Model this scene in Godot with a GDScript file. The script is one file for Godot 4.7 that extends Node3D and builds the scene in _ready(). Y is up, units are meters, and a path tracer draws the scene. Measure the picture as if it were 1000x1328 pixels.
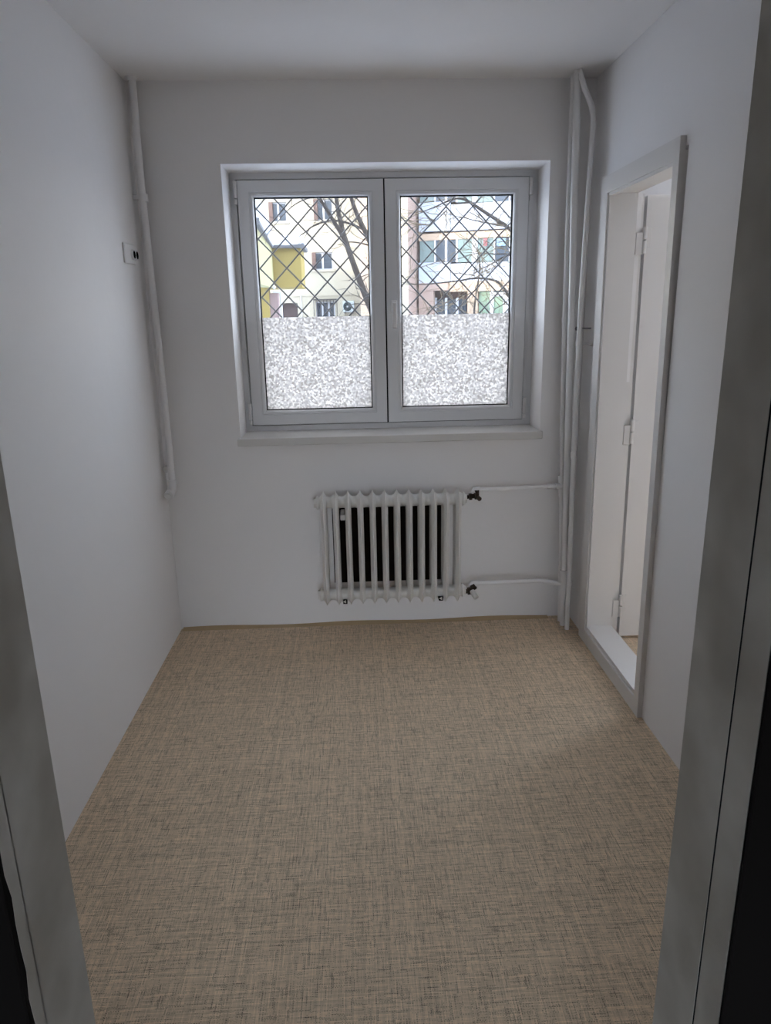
extends Node3D

# ---------------------------------------------------------------- camera numbers (1000 x 1328 frame)
const EYE := Vector3(0.9659, 1.5985, 3.531)
const TURN := Vector3(-0.2716, -0.0383, -0.0195)
const FOCAL := 920.1
const W := 2.088        # room width
const H := 2.6          # room height
const ZF := 2.73        # room side of the wall with the doorway one looks through

var M := {}
var rng := RandomNumberGenerator.new()

# ---------------------------------------------------------------- mesh helpers
func mb() -> SurfaceTool:
	var st := SurfaceTool.new()
	st.begin(Mesh.PRIMITIVE_TRIANGLES)
	return st

func tri(st: SurfaceTool, a: Vector3, b: Vector3, c: Vector3, n: Vector3) -> void:
	if (b - a).cross(c - a).dot(n) > 0.0:
		st.add_vertex(a); st.add_vertex(c); st.add_vertex(b)
	else:
		st.add_vertex(a); st.add_vertex(b); st.add_vertex(c)

func quad(st: SurfaceTool, a: Vector3, b: Vector3, c: Vector3, d: Vector3, n: Vector3) -> void:
	tri(st, a, b, c, n)
	tri(st, a, c, d, n)

# box between two corners, its edges chamfered by b
func bx(st: SurfaceTool, lo: Vector3, hi: Vector3, b := 0.0) -> void:
	st.set_smooth_group(-1)
	var c := (lo + hi) * 0.5
	var h := (hi - lo).abs() * 0.5
	b = minf(b, minf(h.x, minf(h.y, h.z)) * 0.9)
	var P := func(ax: int, s: Vector3) -> Vector3:
		var v := h - Vector3(b, b, b)
		v[ax] = h[ax]
		return c + v * s
	for ax in 3:
		var u := (ax + 1) % 3
		var w := (ax + 2) % 3
		for sg in [-1.0, 1.0]:
			var q := []
			for k in [[-1.0, -1.0], [1.0, -1.0], [1.0, 1.0], [-1.0, 1.0]]:
				var s := Vector3.ZERO
				s[ax] = sg; s[u] = k[0]; s[w] = k[1]
				q.append(P.call(ax, s))
			var n := Vector3.ZERO
			n[ax] = sg
			quad(st, q[0], q[1], q[2], q[3], n)
	if b <= 0.0:
		return
	for ax in 3:            # edges that run along ax
		var u := (ax + 1) % 3
		var w := (ax + 2) % 3
		for su in [-1.0, 1.0]:
			for sw in [-1.0, 1.0]:
				var s0 := Vector3.ZERO
				s0[ax] = -1.0; s0[u] = su; s0[w] = sw
				var s1 := s0
				s1[ax] = 1.0
				var n := Vector3.ZERO
				n[u] = su; n[w] = sw
				quad(st, P.call(u, s0), P.call(u, s1), P.call(w, s1), P.call(w, s0), n)
	for sx in [-1.0, 1.0]:
		for sy in [-1.0, 1.0]:
			for sz in [-1.0, 1.0]:
				var s := Vector3(sx, sy, sz)
				tri(st, P.call(0, s), P.call(1, s), P.call(2, s), s)

# prism from eight corners: bottom ring, then top ring
func hexa(st: SurfaceTool, p: Array) -> void:
	st.set_smooth_group(-1)
	var c := Vector3.ZERO
	for v in p:
		c += v / 8.0
	for f in [[0, 1, 2, 3], [4, 5, 6, 7], [0, 1, 5, 4], [1, 2, 6, 5], [2, 3, 7, 6], [3, 0, 4, 7]]:
		var m: Vector3 = (p[f[0]] + p[f[1]] + p[f[2]] + p[f[3]]) / 4.0
		quad(st, p[f[0]], p[f[1]], p[f[2]], p[f[3]], m - c)

# round bar along points; r is a number or one number per point
func tube(st: SurfaceTool, pts: Array, r, seg := 12, caps := true) -> void:
	var rings := []
	var side := Vector3.ZERO
	for i in pts.size():
		var d: Vector3
		if i == 0: d = pts[1] - pts[0]
		elif i == pts.size() - 1: d = pts[i] - pts[i - 1]
		else: d = (pts[i] - pts[i - 1]).normalized() + (pts[i + 1] - pts[i]).normalized()
		d = d.normalized()
		if side == Vector3.ZERO:
			side = d.cross(Vector3.RIGHT if absf(d.x) < 0.8 else Vector3.UP).normalized()
		side = (side - d * side.dot(d)).normalized()
		var up := d.cross(side)
		var rr: float = r[i] if r is Array else r
		var ring := []
		for k in seg:
			var a := TAU * k / seg
			ring.append(pts[i] + (side * cos(a) + up * sin(a)) * rr)
		rings.append(ring)
	st.set_smooth_group(0)
	for i in pts.size() - 1:
		var mid: Vector3 = (pts[i] + pts[i + 1]) * 0.5
		for k in seg:
			var j := (k + 1) % seg
			var a: Vector3 = rings[i][k]
			var b: Vector3 = rings[i][j]
			var c: Vector3 = rings[i + 1][j]
			var d: Vector3 = rings[i + 1][k]
			quad(st, a, b, c, d, (a + b + c + d) * 0.25 - mid)
	if caps:
		st.set_smooth_group(-1)
		for e in [0, pts.size() - 1]:
			var o: Vector3 = pts[e]
			var away: Vector3 = pts[0] - pts[1] if e == 0 else pts[e] - pts[e - 1]
			for k in seg:
				tri(st, o, rings[e][k], rings[e][(k + 1) % seg], away)

func cyl(st: SurfaceTool, a: Vector3, b: Vector3, r: float, seg := 12) -> void:
	tube(st, [a, b], r, seg)

# polyline rounded at its corners
func bend(pts: Array, r: float, n := 5) -> Array:
	var out := [pts[0]]
	for i in range(1, pts.size() - 1):
		var a: Vector3 = pts[i] + (pts[i - 1] - pts[i]).normalized() * r
		var b: Vector3 = pts[i] + (pts[i + 1] - pts[i]).normalized() * r
		for k in n + 1:
			var t := float(k) / n
			out.append(a.lerp(pts[i], t).lerp(pts[i].lerp(b, t), t))
	out.append(pts[-1])
	return out

# rectangular frame in the xy plane, mitred; profile = [inset, z] pairs from the outer back edge round to the inner back edge
func rect_frame(st: SurfaceTool, x0: float, x1: float, y0: float, y1: float, prof: Array) -> void:
	st.set_smooth_group(-1)
	for i in prof.size():
		var p: Array = prof[i]
		var q: Array = prof[(i + 1) % prof.size()]
		var c := func(k: int, s: Array) -> Vector3:
			return Vector3(x0 + s[0] if k == 0 or k == 3 else x1 - s[0], y0 + s[0] if k < 2 else y1 - s[0], s[1])
		for k in 4:
			var a: Vector3 = c.call(k, p)
			var b: Vector3 = c.call((k + 1) % 4, p)
			var d: Vector3 = c.call((k + 1) % 4, q)
			var e: Vector3 = c.call(k, q)
			# profile runs so that its left-hand side is solid: outward from direction
			var along := (b - a).normalized()
			var n := (e - a).cross(along)
			quad(st, a, b, d, e, -n)

# slab with rectangular holes, standing in the xy plane of its own axes: cells between the breaks
func holed(st: SurfaceTool, x0: float, x1: float, y0: float, y1: float, z0: float, z1: float, holes: Array) -> void:
	st.set_smooth_group(-1)
	var xs := [x0, x1]
	var ys := [y0, y1]
	for h in holes:
		xs += [h[0], h[1]]
		ys += [h[2], h[3]]
	xs.sort()
	ys.sort()
	var open := func(x: float, y: float) -> bool:
		if x < x0 or x > x1 or y < y0 or y > y1: return true
		for h in holes:
			if x > h[0] and x < h[1] and y > h[2] and y < h[3]: return true
		return false
	for i in xs.size() - 1:
		for j in ys.size() - 1:
			var a: float = xs[i]
			var b: float = xs[i + 1]
			var c: float = ys[j]
			var d: float = ys[j + 1]
			if b - a < 1e-5 or d - c < 1e-5: continue
			var mx := (a + b) * 0.5
			var my := (c + d) * 0.5
			if open.call(mx, my): continue
			quad(st, Vector3(a, c, z1), Vector3(b, c, z1), Vector3(b, d, z1), Vector3(a, d, z1), Vector3.BACK)
			quad(st, Vector3(a, c, z0), Vector3(b, c, z0), Vector3(b, d, z0), Vector3(a, d, z0), Vector3.FORWARD)
			if open.call(a - 1e-4, my): quad(st, Vector3(a, c, z0), Vector3(a, c, z1), Vector3(a, d, z1), Vector3(a, d, z0), Vector3.LEFT)
			if open.call(b + 1e-4, my): quad(st, Vector3(b, c, z0), Vector3(b, c, z1), Vector3(b, d, z1), Vector3(b, d, z0), Vector3.RIGHT)
			if open.call(mx, c - 1e-4): quad(st, Vector3(a, c, z0), Vector3(b, c, z0), Vector3(b, c, z1), Vector3(a, c, z1), Vector3.DOWN)
			if open.call(mx, d + 1e-4): quad(st, Vector3(a, d, z0), Vector3(b, d, z0), Vector3(b, d, z1), Vector3(a, d, z1), Vector3.UP)

# ---------------------------------------------------------------- naming helpers
var taken := {}
func numbered(called: String) -> String:
	var k: int = taken.get(called, 0)
	taken[called] = k + 1
	return called if k == 0 else "%s_%03d" % [called, k]

func part(called: String, st, m: Material, parent: Node = self) -> MeshInstance3D:
	var o := MeshInstance3D.new()
	if st is SurfaceTool:
		st.generate_normals()
		o.mesh = st.commit()
	else:
		o.mesh = st
	o.material_override = m
	if parent == self:
		o.name = numbered(called)
		add_child(o)
	else:
		var k := 0
		var nm := called
		while parent.has_node(nm):
			k += 1
			nm = "%s_%03d" % [called, k]
		o.name = nm
		parent.add_child(o, true)
	return o

func thing(called: String, label: String, category: String, at := Vector3.ZERO, group := "") -> Node3D:
	var o := Node3D.new()
	o.name = numbered(called)
	add_child(o)
	o.position = at
	tag(o, label, category, group)
	return o

func tag(o: Node, label: String, category: String, group := "", kind := "") -> Node:
	o.set_meta("label", label)
	o.set_meta("category", category)
	if group: o.set_meta("group", group)
	if kind: o.set_meta("kind", kind)
	return o

func struct(o: Node, label: String, category: String) -> Node:
	return tag(o, label, category, "", "structure")

# ---------------------------------------------------------------- materials
func mat(called: String, c: Color, rough := 0.8, spec := 0.5, metal := 0.0) -> StandardMaterial3D:
	var m := StandardMaterial3D.new()
	m.resource_name = called
	m.albedo_color = c
	m.roughness = rough
	m.metallic_specular = spec
	m.metallic = metal
	M[called] = m
	return m

func noise_tex(freq: float, size: int, lo: Color, hi: Color, seed_: int, kind := FastNoiseLite.TYPE_SIMPLEX_SMOOTH, octaves := 4) -> NoiseTexture2D:
	var n := FastNoiseLite.new()
	n.noise_type = kind
	n.frequency = freq
	n.seed = seed_
	n.fractal_octaves = octaves
	var t := NoiseTexture2D.new()
	t.width = size
	t.height = size
	t.seamless = true
	t.noise = n
	var g := Gradient.new()
	g.set_color(0, lo)
	g.set_color(1, hi)
	t.color_ramp = g
	return t

func tri_map(m: StandardMaterial3D, metres: float) -> void:
	m.uv1_triplanar = true
	m.uv1_world_triplanar = true
	m.uv1_scale = Vector3.ONE / metres

func linoleum() -> ImageTexture:
	# woven-linen print: beige threads both ways with short dark dotted dashes
	var n := 1024
	var r := RandomNumberGenerator.new()
	r.seed = 11
	var v := PackedFloat32Array()
	v.resize(n * n)
	v.fill(0.0)
	# threads: every 4 px row and column has a tone that drifts along its length
	for pass_ in 2:
		for k in n / 4:
			var tone := r.randf_range(-0.04, 0.04)
			var left := 0
			var cur := 0.0
			for i in n:
				if left <= 0:
					left = r.randi_range(20, 120)
					cur = tone + r.randf_range(-0.05, 0.05)
				left -= 1
				for w in 3:
					var at := (k * 4 + w) * n + i if pass_ == 0 else i * n + k * 4 + w
					v[at] += cur
	# dashes
	for d in 7000:
		var horiz := r.randf() < 0.55
		var x := r.randi_range(0, n - 1)
		var y := r.randi_range(0, n / 4 - 1) * 4
		var length := r.randi_range(8, 44)
		var dark := r.randf_range(0.07, 0.29)
		for i in length:
			if i % 7 > 3: continue
			for w in 3:
				var px := (x + i) % n
				var py := (y + w) % n
				var at := py * n + px if horiz else px * n + py
				v[at] -= dark * (1.0 if w == 1 else 0.6)
	var bytes := PackedByteArray()
	bytes.resize(n * n * 3)
	var base := Color(0.90, 0.797, 0.672)
	for i in n * n:
		var f := clampf(1.0 + v[i] + (0.05 if (i / n) % 4 == 3 or i % 4 == 3 else 0.0) * -1.0, 0.35, 1.25)
		bytes[i * 3] = int(clampf(base.r * f, 0, 1) * 255)
		bytes[i * 3 + 1] = int(clampf(base.g * f, 0, 1) * 255)
		bytes[i * 3 + 2] = int(clampf(base.b * f, 0, 1) * 255)
	return ImageTexture.create_from_image(Image.create_from_data(n, n, false, Image.FORMAT_RGB8, bytes))

func materials() -> void:
	var wall := mat("white wall paint", Color(0.968, 0.952, 0.940), 0.9, 0.3)
	wall.heightmap_enabled = true
	wall.heightmap_texture = noise_tex(0.012, 512, Color.BLACK, Color.WHITE, 3)
	wall.heightmap_scale = 0.12
	tri_map(wall, 1.4)
	mat("white oil paint", Color(0.912, 0.893, 0.872), 0.35, 0.5)
	mat("radiator paint", Color(0.912, 0.893, 0.865), 0.4, 0.5)
	mat("pipe paint", Color(0.942, 0.926, 0.914), 0.4, 0.5)
	mat("white plastic", Color(0.905, 0.898, 0.895), 0.35, 0.5)
	mat("sill paint", Color(0.87, 0.852, 0.828), 0.45, 0.5)
	mat("rubber and gap shade", Color(0.03, 0.03, 0.032), 0.7, 0.3)  # gasket rubber; also paints the shade in the sash and jamb gaps
	mat("dark slot", Color(0.015, 0.015, 0.015), 0.9, 0.2)
	mat("steel", Color(0.62, 0.62, 0.63), 0.35, 0.5, 1.0)
	mat("dull brass", Color(0.20, 0.155, 0.11), 0.5, 0.5, 0.6)
	var patch := mat("dark brown patch", Color(0.15, 0.11, 0.08), 0.95, 0.2)
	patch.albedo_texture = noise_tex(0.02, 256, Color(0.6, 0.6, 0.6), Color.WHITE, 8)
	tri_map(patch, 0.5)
	var fl := mat("linen print linoleum", Color.WHITE, 0.62, 0.35)
	fl.albedo_texture = linoleum()
	tri_map(fl, 0.9)
	mat("linoleum edge", Color(0.74, 0.64, 0.50), 0.7, 0.3)
	var jamb := mat("worn jamb paint", Color(0.86, 0.845, 0.815), 0.6, 0.4)
	jamb.albedo_texture = noise_tex(0.006, 512, Color(0.80, 0.79, 0.77), Color.WHITE, 21)
	jamb.heightmap_enabled = true
	jamb.heightmap_texture = noise_tex(0.02, 512, Color.BLACK, Color.WHITE, 22)
	jamb.heightmap_scale = 0.15
	tri_map(jamb, 0.8)
	mat("hall darkness", Color(0.10, 0.09, 0.085), 0.9, 0.2)  # darkness of the hall is put into this near-black colour
	var glass := mat("window glass", Color(1, 1, 1, 0.06), 0.02, 0.5)
	glass.transparency = BaseMaterial3D.TRANSPARENCY_ALPHA
	var film := mat("patterned frosted film", Color(0.90, 0.875, 0.845), 0.65, 0.2)
	var nt := noise_tex(0.074, 1024, Color(0.79, 0.785, 0.78), Color.WHITE, 5, FastNoiseLite.TYPE_CELLULAR, 1)
	nt.noise.cellular_return_type = FastNoiseLite.RETURN_CELL_VALUE
	nt.noise.cellular_jitter = 1.0
	nt.color_ramp.add_point(0.35, Color(0.86, 0.86, 0.87))
	film.albedo_texture = nt
	tri_map(film, 0.62)
	film.backlight_enabled = true
	film.backlight = Color(1.27, 1.27, 1.27)
	mat("grille iron", Color(0.20, 0.17, 0.15), 0.5, 0.5)
	# outdoors
	mat("snow", Color(0.78, 0.79, 0.82), 0.8, 0.2)
	var cream := mat("cream render", Color(0.66, 0.625, 0.55), 0.9, 0.2)
	cream.albedo_texture = noise_tex(0.01, 256, Color(0.92, 0.92, 0.92), Color.WHITE, 31)
	tri_map(cream, 6.0)
	mat("salmon render", Color(0.56, 0.48, 0.44), 0.9, 0.2)
	mat("sunlit salmon render", Color(0.61, 0.53, 0.455), 0.9, 0.2)  # salmon render with sunlight put into the colour
	mat("pale parapet", Color(0.60, 0.62, 0.66), 0.9, 0.2)
	mat("yellow render", Color(0.515, 0.45, 0.255), 0.9, 0.2)
	mat("lit yellow render", Color(0.57, 0.545, 0.41), 0.9, 0.2)  # the annex yellow, with the brighter light on its side wall put in
	mat("pink render", Color(0.55, 0.47, 0.46), 0.9, 0.2)
	mat("grey fascia", Color(0.34, 0.34, 0.35), 0.7, 0.3)
	mat("brown shutter", Color(0.36, 0.29, 0.265), 0.8, 0.3)
	mat("brown door", Color(0.25, 0.20, 0.19), 0.7, 0.3)
	mat("far white frame", Color(0.66, 0.66, 0.67), 0.5, 0.4)
	mat("far dark glass", Color(0.20, 0.23, 0.27), 0.15, 0.5)
	mat("far green glass", Color(0.38, 0.43, 0.42), 0.2, 0.5)
	mat("green curtain", Color(0.42, 0.48, 0.40), 0.8, 0.3)
	mat("bark", Color(0.25, 0.225, 0.21), 0.95, 0.2)
	mat("sunlit twig", Color(0.42, 0.37, 0.30), 0.95, 0.2)  # paler than the bark: sunlight on the twigs put into the colour
	mat("needle green", Color(0.34, 0.36, 0.20), 0.9, 0.2)
	mat("red cloth", Color(0.48, 0.30, 0.31), 0.9, 0.2)
	mat("blue cloth", Color(0.42, 0.50, 0.60), 0.9, 0.2)
	mat("unit white", Color(0.62, 0.64, 0.63), 0.6, 0.3)
	mat("unit fan", Color(0.13, 0.16, 0.17), 0.6, 0.3)

# ---------------------------------------------------------------- pixel to place
var eye_basis: Basis
func ray(u: float, v: float) -> Vector3:
	return eye_basis * Vector3((u - 500.0) / FOCAL, -(v - 664.0) / FOCAL, -1.0)

func at_z(u: float, v: float, z: float) -> Vector3:
	var d := ray(u, v)
	return EYE + d * ((z - EYE.z) / d.z)

# where the ray meets the plane z = zl of a node's own axes, in those axes
func loc(o: Node3D, u: float, v: float, zl: float) -> Vector3:
	var inv := o.transform.affine_inverse()
	var e := inv * EYE
	var d := inv.basis * ray(u, v)
	return e + d * ((zl - e.z) / d.z)

# [x0, x1, y0, y1] of a pixel rectangle on that plane
func on(o: Node3D, u0: float, v0: float, u1: float, v1: float, zl: float) -> Array:
	var um := (u0 + u1) * 0.5
	var vm := (v0 + v1) * 0.5
	return [loc(o, u0, vm, zl).x, loc(o, u1, vm, zl).x, loc(o, um, v1, zl).y, loc(o, um, v0, zl).y]

# ---------------------------------------------------------------- scene
func _ready() -> void:
	rng.seed = 5
	eye_basis = Basis.from_euler(TURN, EULER_ORDER_YXZ)
	var cam := Camera3D.new()
	cam.name = "camera"
	cam.position = EYE
	cam.rotation = TURN
	cam.fov = rad_to_deg(2.0 * atan(664.0 / FOCAL))
	cam.keep_aspect = Camera3D.KEEP_HEIGHT
	cam.near = 0.02
	cam.far = 400.0
	cam.current = true
	add_child(cam)

	var sky_mat := ProceduralSkyMaterial.new()
	sky_mat.sky_top_color = Color(0.79, 0.86, 0.945)
	sky_mat.sky_horizon_color = Color(0.925, 0.95, 0.985)
	sky_mat.ground_bottom_color = Color(0.75, 0.77, 0.8)
	sky_mat.ground_horizon_color = Color(0.85, 0.88, 0.92)
	sky_mat.sky_energy_multiplier = 2.8
	sky_mat.ground_energy_multiplier = 1.5
	var sky := Sky.new()
	sky.sky_material = sky_mat
	var env := Environment.new()
	env.background_mode = Environment.BG_SKY
	env.sky = sky
	env.tonemap_mode = Environment.TONE_MAPPER_LINEAR
	env.tonemap_exposure = 1.0
	env.sdfgi_enabled = true
	env.ssao_enabled = true
	env.ssil_enabled = true
	var we := WorldEnvironment.new()
	we.name = "world_environment"
	we.environment = env
	add_child(we)

	var sun := DirectionalLight3D.new()
	sun.name = "sun"
	sun.light_color = Color(1.0, 0.96, 0.89)
	sun.light_energy = 3.0
	sun.light_angular_distance = 0.5
	sun.shadow_enabled = true
	sun.sky_mode = DirectionalLight3D.SKY_MODE_LIGHT_ONLY
	var to_sun := Vector3(-0.83, 0.2, 0.52).normalized()
	sun.basis = Basis.looking_at(-to_sun)
	add_child(sun)

	materials()
	shell()
	side_door()
	doorway()
	window()
	radiator()
	pipes()
	outlet()
	outdoors()

# ---------------------------------------------------------------- room shell
func shell() -> void:
	var st := mb()
	bx(st, Vector3(-0.3, -0.25, -0.42), Vector3(4.8, 0.0, 2.80))
	var fl := part("floor", st, M["linen print linoleum"])
	struct(fl, "beige linen-print linoleum floor with short dark dashes", "floor")
	# the sheet's edge turned up along the window wall
	st = mb()
	var seg := 24
	for i in seg:
		var a := Vector3(0.01 + 1.96 * i / seg, 0, 0)
		var b := Vector3(0.01 + 1.96 * (i + 1) / seg, 0, 0)
		var ha := 0.006 + 0.004 * sin(i * 0.7)
		var hb := 0.006 + 0.004 * sin((i + 1) * 0.7)
		hexa(st, [a + Vector3(0, 0.0, 0.0), b + Vector3(0, 0, 0), b + Vector3(0, 0, 0.03), a + Vector3(0, 0, 0.03),
			a + Vector3(0, ha + 0.003, 0), b + Vector3(0, hb + 0.003, 0), b + Vector3(0, 0.0015, 0.03), a + Vector3(0, 0.0015, 0.03)])
	part("turned_up_edge", st, M["linoleum edge"], fl)

	st = mb()
	bx(st, Vector3(-0.3, H, -0.42), Vector3(4.8, H + 0.2, 4.9))
	struct(part("ceiling", st, M["white wall paint"]), "plain white painted ceiling above the pipes", "ceiling")
	st = mb()
	bx(st, Vector3(-0.3, -0.25, 0.0), Vector3(0.0, H + 0.1, ZF))
	struct(part("wall_left", st, M["white wall paint"]), "bare white wall left of the window with the outlet high up", "wall")
	st = mb()
	holed(st, -0.3, 4.8, -0.25, H + 0.1, -0.40, 0.0, [[0.3867, 1.8903, 1.0173, 2.2655], [2.96, 4.45, 0.35, 2.4]])
	struct(part("wall_back", st, M["white wall paint"]), "white wall around the window and behind the radiator", "wall")
	# right wall: built in the xy plane, then turned so that its x runs along -z
	st = mb()
	holed(st, -ZF, 0.0, -0.25, H + 0.1, 0.0, 0.14, [[-1.0, -0.27, -0.01, 2.12]])
	var wr := part("wall_right", st, M["white wall paint"])
	wr.transform = Transform3D(Basis(Vector3.UP, PI / 2), Vector3(W, 0, 0))
	struct(wr, "white wall on the right holding the narrow side door", "wall")
	# wall with the doorway one looks through
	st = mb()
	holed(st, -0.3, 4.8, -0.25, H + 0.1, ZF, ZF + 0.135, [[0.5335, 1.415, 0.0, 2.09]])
	var wf := part("wall_front", st, M["hall darkness"])
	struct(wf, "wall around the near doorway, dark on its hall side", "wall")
	# room-side plaster of that wall, kept between the side walls
	var st2 := mb()
	holed(st2, 0.0, W, 0.0, H, ZF - 0.008, ZF, [[0.5335, 1.415, 0.0, 2.09]])
	part("plaster", st2, M["white wall paint"], wf)
	# room beyond the side door
	st = mb()
	bx(st, Vector3(4.5, -0.25, 0.0), Vector3(4.8, H + 0.1, ZF))
	var ws := part("wall_side_room", st, M["white wall paint"])
	struct(ws, "white far wall of the small room behind the side door", "wall")
	var st3 := mb()
	holed(st3, W + 0.14, 4.5, 0.0, H, ZF - 0.008, ZF, [])
	part("plaster", st3, M["white wall paint"], ws)
	# hall behind the camera: floor, walls
	st = mb()
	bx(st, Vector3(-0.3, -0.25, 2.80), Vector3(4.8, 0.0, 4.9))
	struct(part("floor", st, M["hall darkness"]), "dark hall floor before the near doorway", "floor")
	st = mb()
	bx(st, Vector3(-0.4, -0.25, 2.86), Vector3(-0.3, H + 0.1, 4.9))
	bx(st, Vector3(2.6, -0.25, 2.86), Vector3(2.7, H + 0.1, 4.9))
	holed(st, -0.4, 2.7, -0.25, H + 0.1, 4.8, 4.9, [[0.55, 1.45, 0.15, 1.5]])      # added opening behind the camera, lets in sky light as fill
	struct(part("wall_hall", st, M["hall darkness"]), "near-black walls of the hall before the near doorway, with an added opening for fill light", "wall")

# ---------------------------------------------------------------- side door in the right wall
const LEAN := 0.022
func lean_box(st: SurfaceTool, lo: Vector3, hi: Vector3) -> void:
	# the old frame has sunk a little out of square: it leans with its height
	var p := []
	for y in [lo.y, hi.y]:
		for k in [[lo.x, lo.z], [hi.x, lo.z], [hi.x, hi.z], [lo.x, hi.z]]:
			p.append(Vector3(k[0], y, k[1] - LEAN * (y - 1.05)))
	hexa(st, p)

func side_door() -> void:
	var d := Node3D.new()
	d.name = "door_1"
	add_child(d)
	struct(d, "narrow white side door in the right wall, its leaf swung open inward", "door")
	var m: Material = M["white oil paint"]
	var za := 0.305     # opening
	var zb := 0.955
	var top := 2.082
	# casings, on the room side
	var st := mb()
	lean_box(st, Vector3(W - 0.02, 0.0, za - 0.085), Vector3(W, top + 0.07, za))
	part("casing", st, m, d)
	st = mb()
	lean_box(st, Vector3(W - 0.02, 0.0, zb), Vector3(W, top + 0.07, zb + 0.045))
	part("casing", st, m, d)
	st = mb()
	lean_box(st, Vector3(W - 0.02, top, za), Vector3(W, top + 0.07, zb))
	part("casing", st, m, d)
	# stepped moulding inside the casing
	st = mb()
	lean_box(st, Vector3(W - 0.012, top - 0.012, za), Vector3(W + 0.01, top, zb))
	lean_box(st, Vector3(W - 0.012, 0.08, za), Vector3(W + 0.01, top - 0.012, za + 0.010))
	part("moulding", st, m, d)
	# lining boards
	st = mb()
	lean_box(st, Vector3(W, 0.0, za - 0.03), Vector3(W + 0.115, top, za))
	part("lining", st, m, d)
	st = mb()
	lean_box(st, Vector3(W, 0.0, zb), Vector3(W + 0.15, top, zb + 0.03))
	part("lining", st, m, d)
	st = mb()
	lean_box(st, Vector3(W, top, za - 0.03), Vector3(W + 0.115, top + 0.03, zb + 0.03))
	part("lining", st, m, d)
	# rebate behind the lining, where the hinges sit
	st = mb()
	lean_box(st, Vector3(W + 0.115, 0.0, za - 0.060), Vector3(W + 0.155, top, za - 0.030))
	part("rebate", st, m, d)
	# raised threshold
	st = mb()
	lean_box(st, Vector3(W - 0.0195, 0.0, za), Vector3(W - 0.006, 0.066, zb))
	lean_box(st, Vector3(W - 0.010, 0.0, za), Vector3(W + 0.115, 0.085, zb))
	part("threshold", st, m, d)
	# open leaf: hinged on the far lining, standing along the far side of the opening
	st = mb()
	lean_box(st, Vector3(W + 0.166, 0.015, za - 0.062), Vector3(W + 0.85, top - 0.008, za - 0.022))
	var leaf := part("leaf", st, m, d)
	st = mb()
	lean_box(st, Vector3(W + 0.80, 0.98, za - 0.022), Vector3(W + 0.84, 1.16, za - 0.016))
	cyl(st, Vector3(W + 0.82, 1.1, za - 0.02), Vector3(W + 0.82, 1.1, za + 0.035), 0.009)
	cyl(st, Vector3(W + 0.825, 1.1, za + 0.035), Vector3(W + 0.71, 1.1, za + 0.035), 0.008)
	part("handle", st, M["steel"], leaf)
	for y in [1.89, 1.05, 0.185]:
		st = mb()
		var z: float = za - 0.006 - LEAN * (y - 1.05)
		cyl(st, Vector3(W + 0.158, y - 0.055, z), Vector3(W + 0.158, y - 0.003, z), 0.0095)
		cyl(st, Vector3(W + 0.158, y + 0.003, z), Vector3(W + 0.158, y + 0.055, z), 0.0095)
		bx(st, Vector3(W + 0.120, y - 0.06, z - 0.006), Vector3(W + 0.152, y + 0.03, z + 0.001), 0.001)
		bx(st, Vector3(W + 0.166, y - 0.03, z - 0.016), Vector3(W + 0.19, y + 0.05, z - 0.010), 0.001)
		for k in [-0.04, 0.012]:
			cyl(st, Vector3(W + 0.136, y + k, z), Vector3(W + 0.136, y + k, z + 0.002), 0.004, 8)
		part("hinge", st, m, d)

# ---------------------------------------------------------------- the doorway one looks through
func doorway() -> void:
	var d := Node3D.new()
	d.name = "door_2"
	add_child(d)
	struct(d, "worn off-white lining of the near doorway at both picture edges", "door")
	var m: Material = M["worn jamb paint"]
	var xl := 0.5635
	var xr := 1.385
	# left: one worn board, its hall edge ragged
	var st := mb()
	bx(st, Vector3(xl - 0.03, 0.0, ZF - 0.006), Vector3(xl, 2.09, ZF + 0.112))
	var n := 60
	var r := RandomNumberGenerator.new()
	r.seed = 77
	var edge := []
	for i in n + 1:
		edge.append(ZF + 0.134 + r.randf_range(-0.005, 0.003))
	for i in n:
		var y0 := 2.09 * i / n
		var y1 := 2.09 * (i + 1) / n
		hexa(st, [Vector3(xl - 0.03, y0, ZF + 0.11), Vector3(xl, y0, ZF + 0.11), Vector3(xl, y0, edge[i]), Vector3(xl - 0.03, y0, edge[i]),
			Vector3(xl - 0.03, y1, ZF + 0.11), Vector3(xl, y1, ZF + 0.11), Vector3(xl, y1, edge[i + 1]), Vector3(xl - 0.03, y1, edge[i + 1])])
	part("lining", st, m, d)
	# right: lining board, a gap, then the stop
	st = mb()
	bx(st, Vector3(xr, 0.0, ZF - 0.006), Vector3(xr + 0.03, 2.09, ZF + 0.0960))
	part("lining", st, m, d)
	st = mb()
	bx(st, Vector3(xr + 0.001, 0.0, ZF + 0.0985), Vector3(xr + 0.03, 2.09, ZF + 0.150))
	part("door_stop", st, m, d)
	st = mb()
	bx(st, Vector3(xr + 0.0004, 0.0, ZF + 0.0962), Vector3(xr + 0.02, 2.09, ZF + 0.0983))
	part("gap_shade", st, M["rubber and gap shade"], d)  # added black strip, paints the shade inside the gap
	st = mb()
	bx(st, Vector3(xl, 2.06, ZF - 0.006), Vector3(xr, 2.09, ZF + 0.14), 0.003)
	part("lintel_lining", st, m, d)
	# added near-black strips that hide the lit board ends on the hall side
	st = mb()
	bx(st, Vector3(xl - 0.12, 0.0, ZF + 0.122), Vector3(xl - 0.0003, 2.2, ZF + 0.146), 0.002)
	part("dark_edge_cover", st, M["hall darkness"], d)
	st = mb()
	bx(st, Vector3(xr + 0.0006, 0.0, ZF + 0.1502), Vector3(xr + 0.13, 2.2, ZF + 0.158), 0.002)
	part("dark_edge_cover", st, M["hall darkness"], d)

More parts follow.
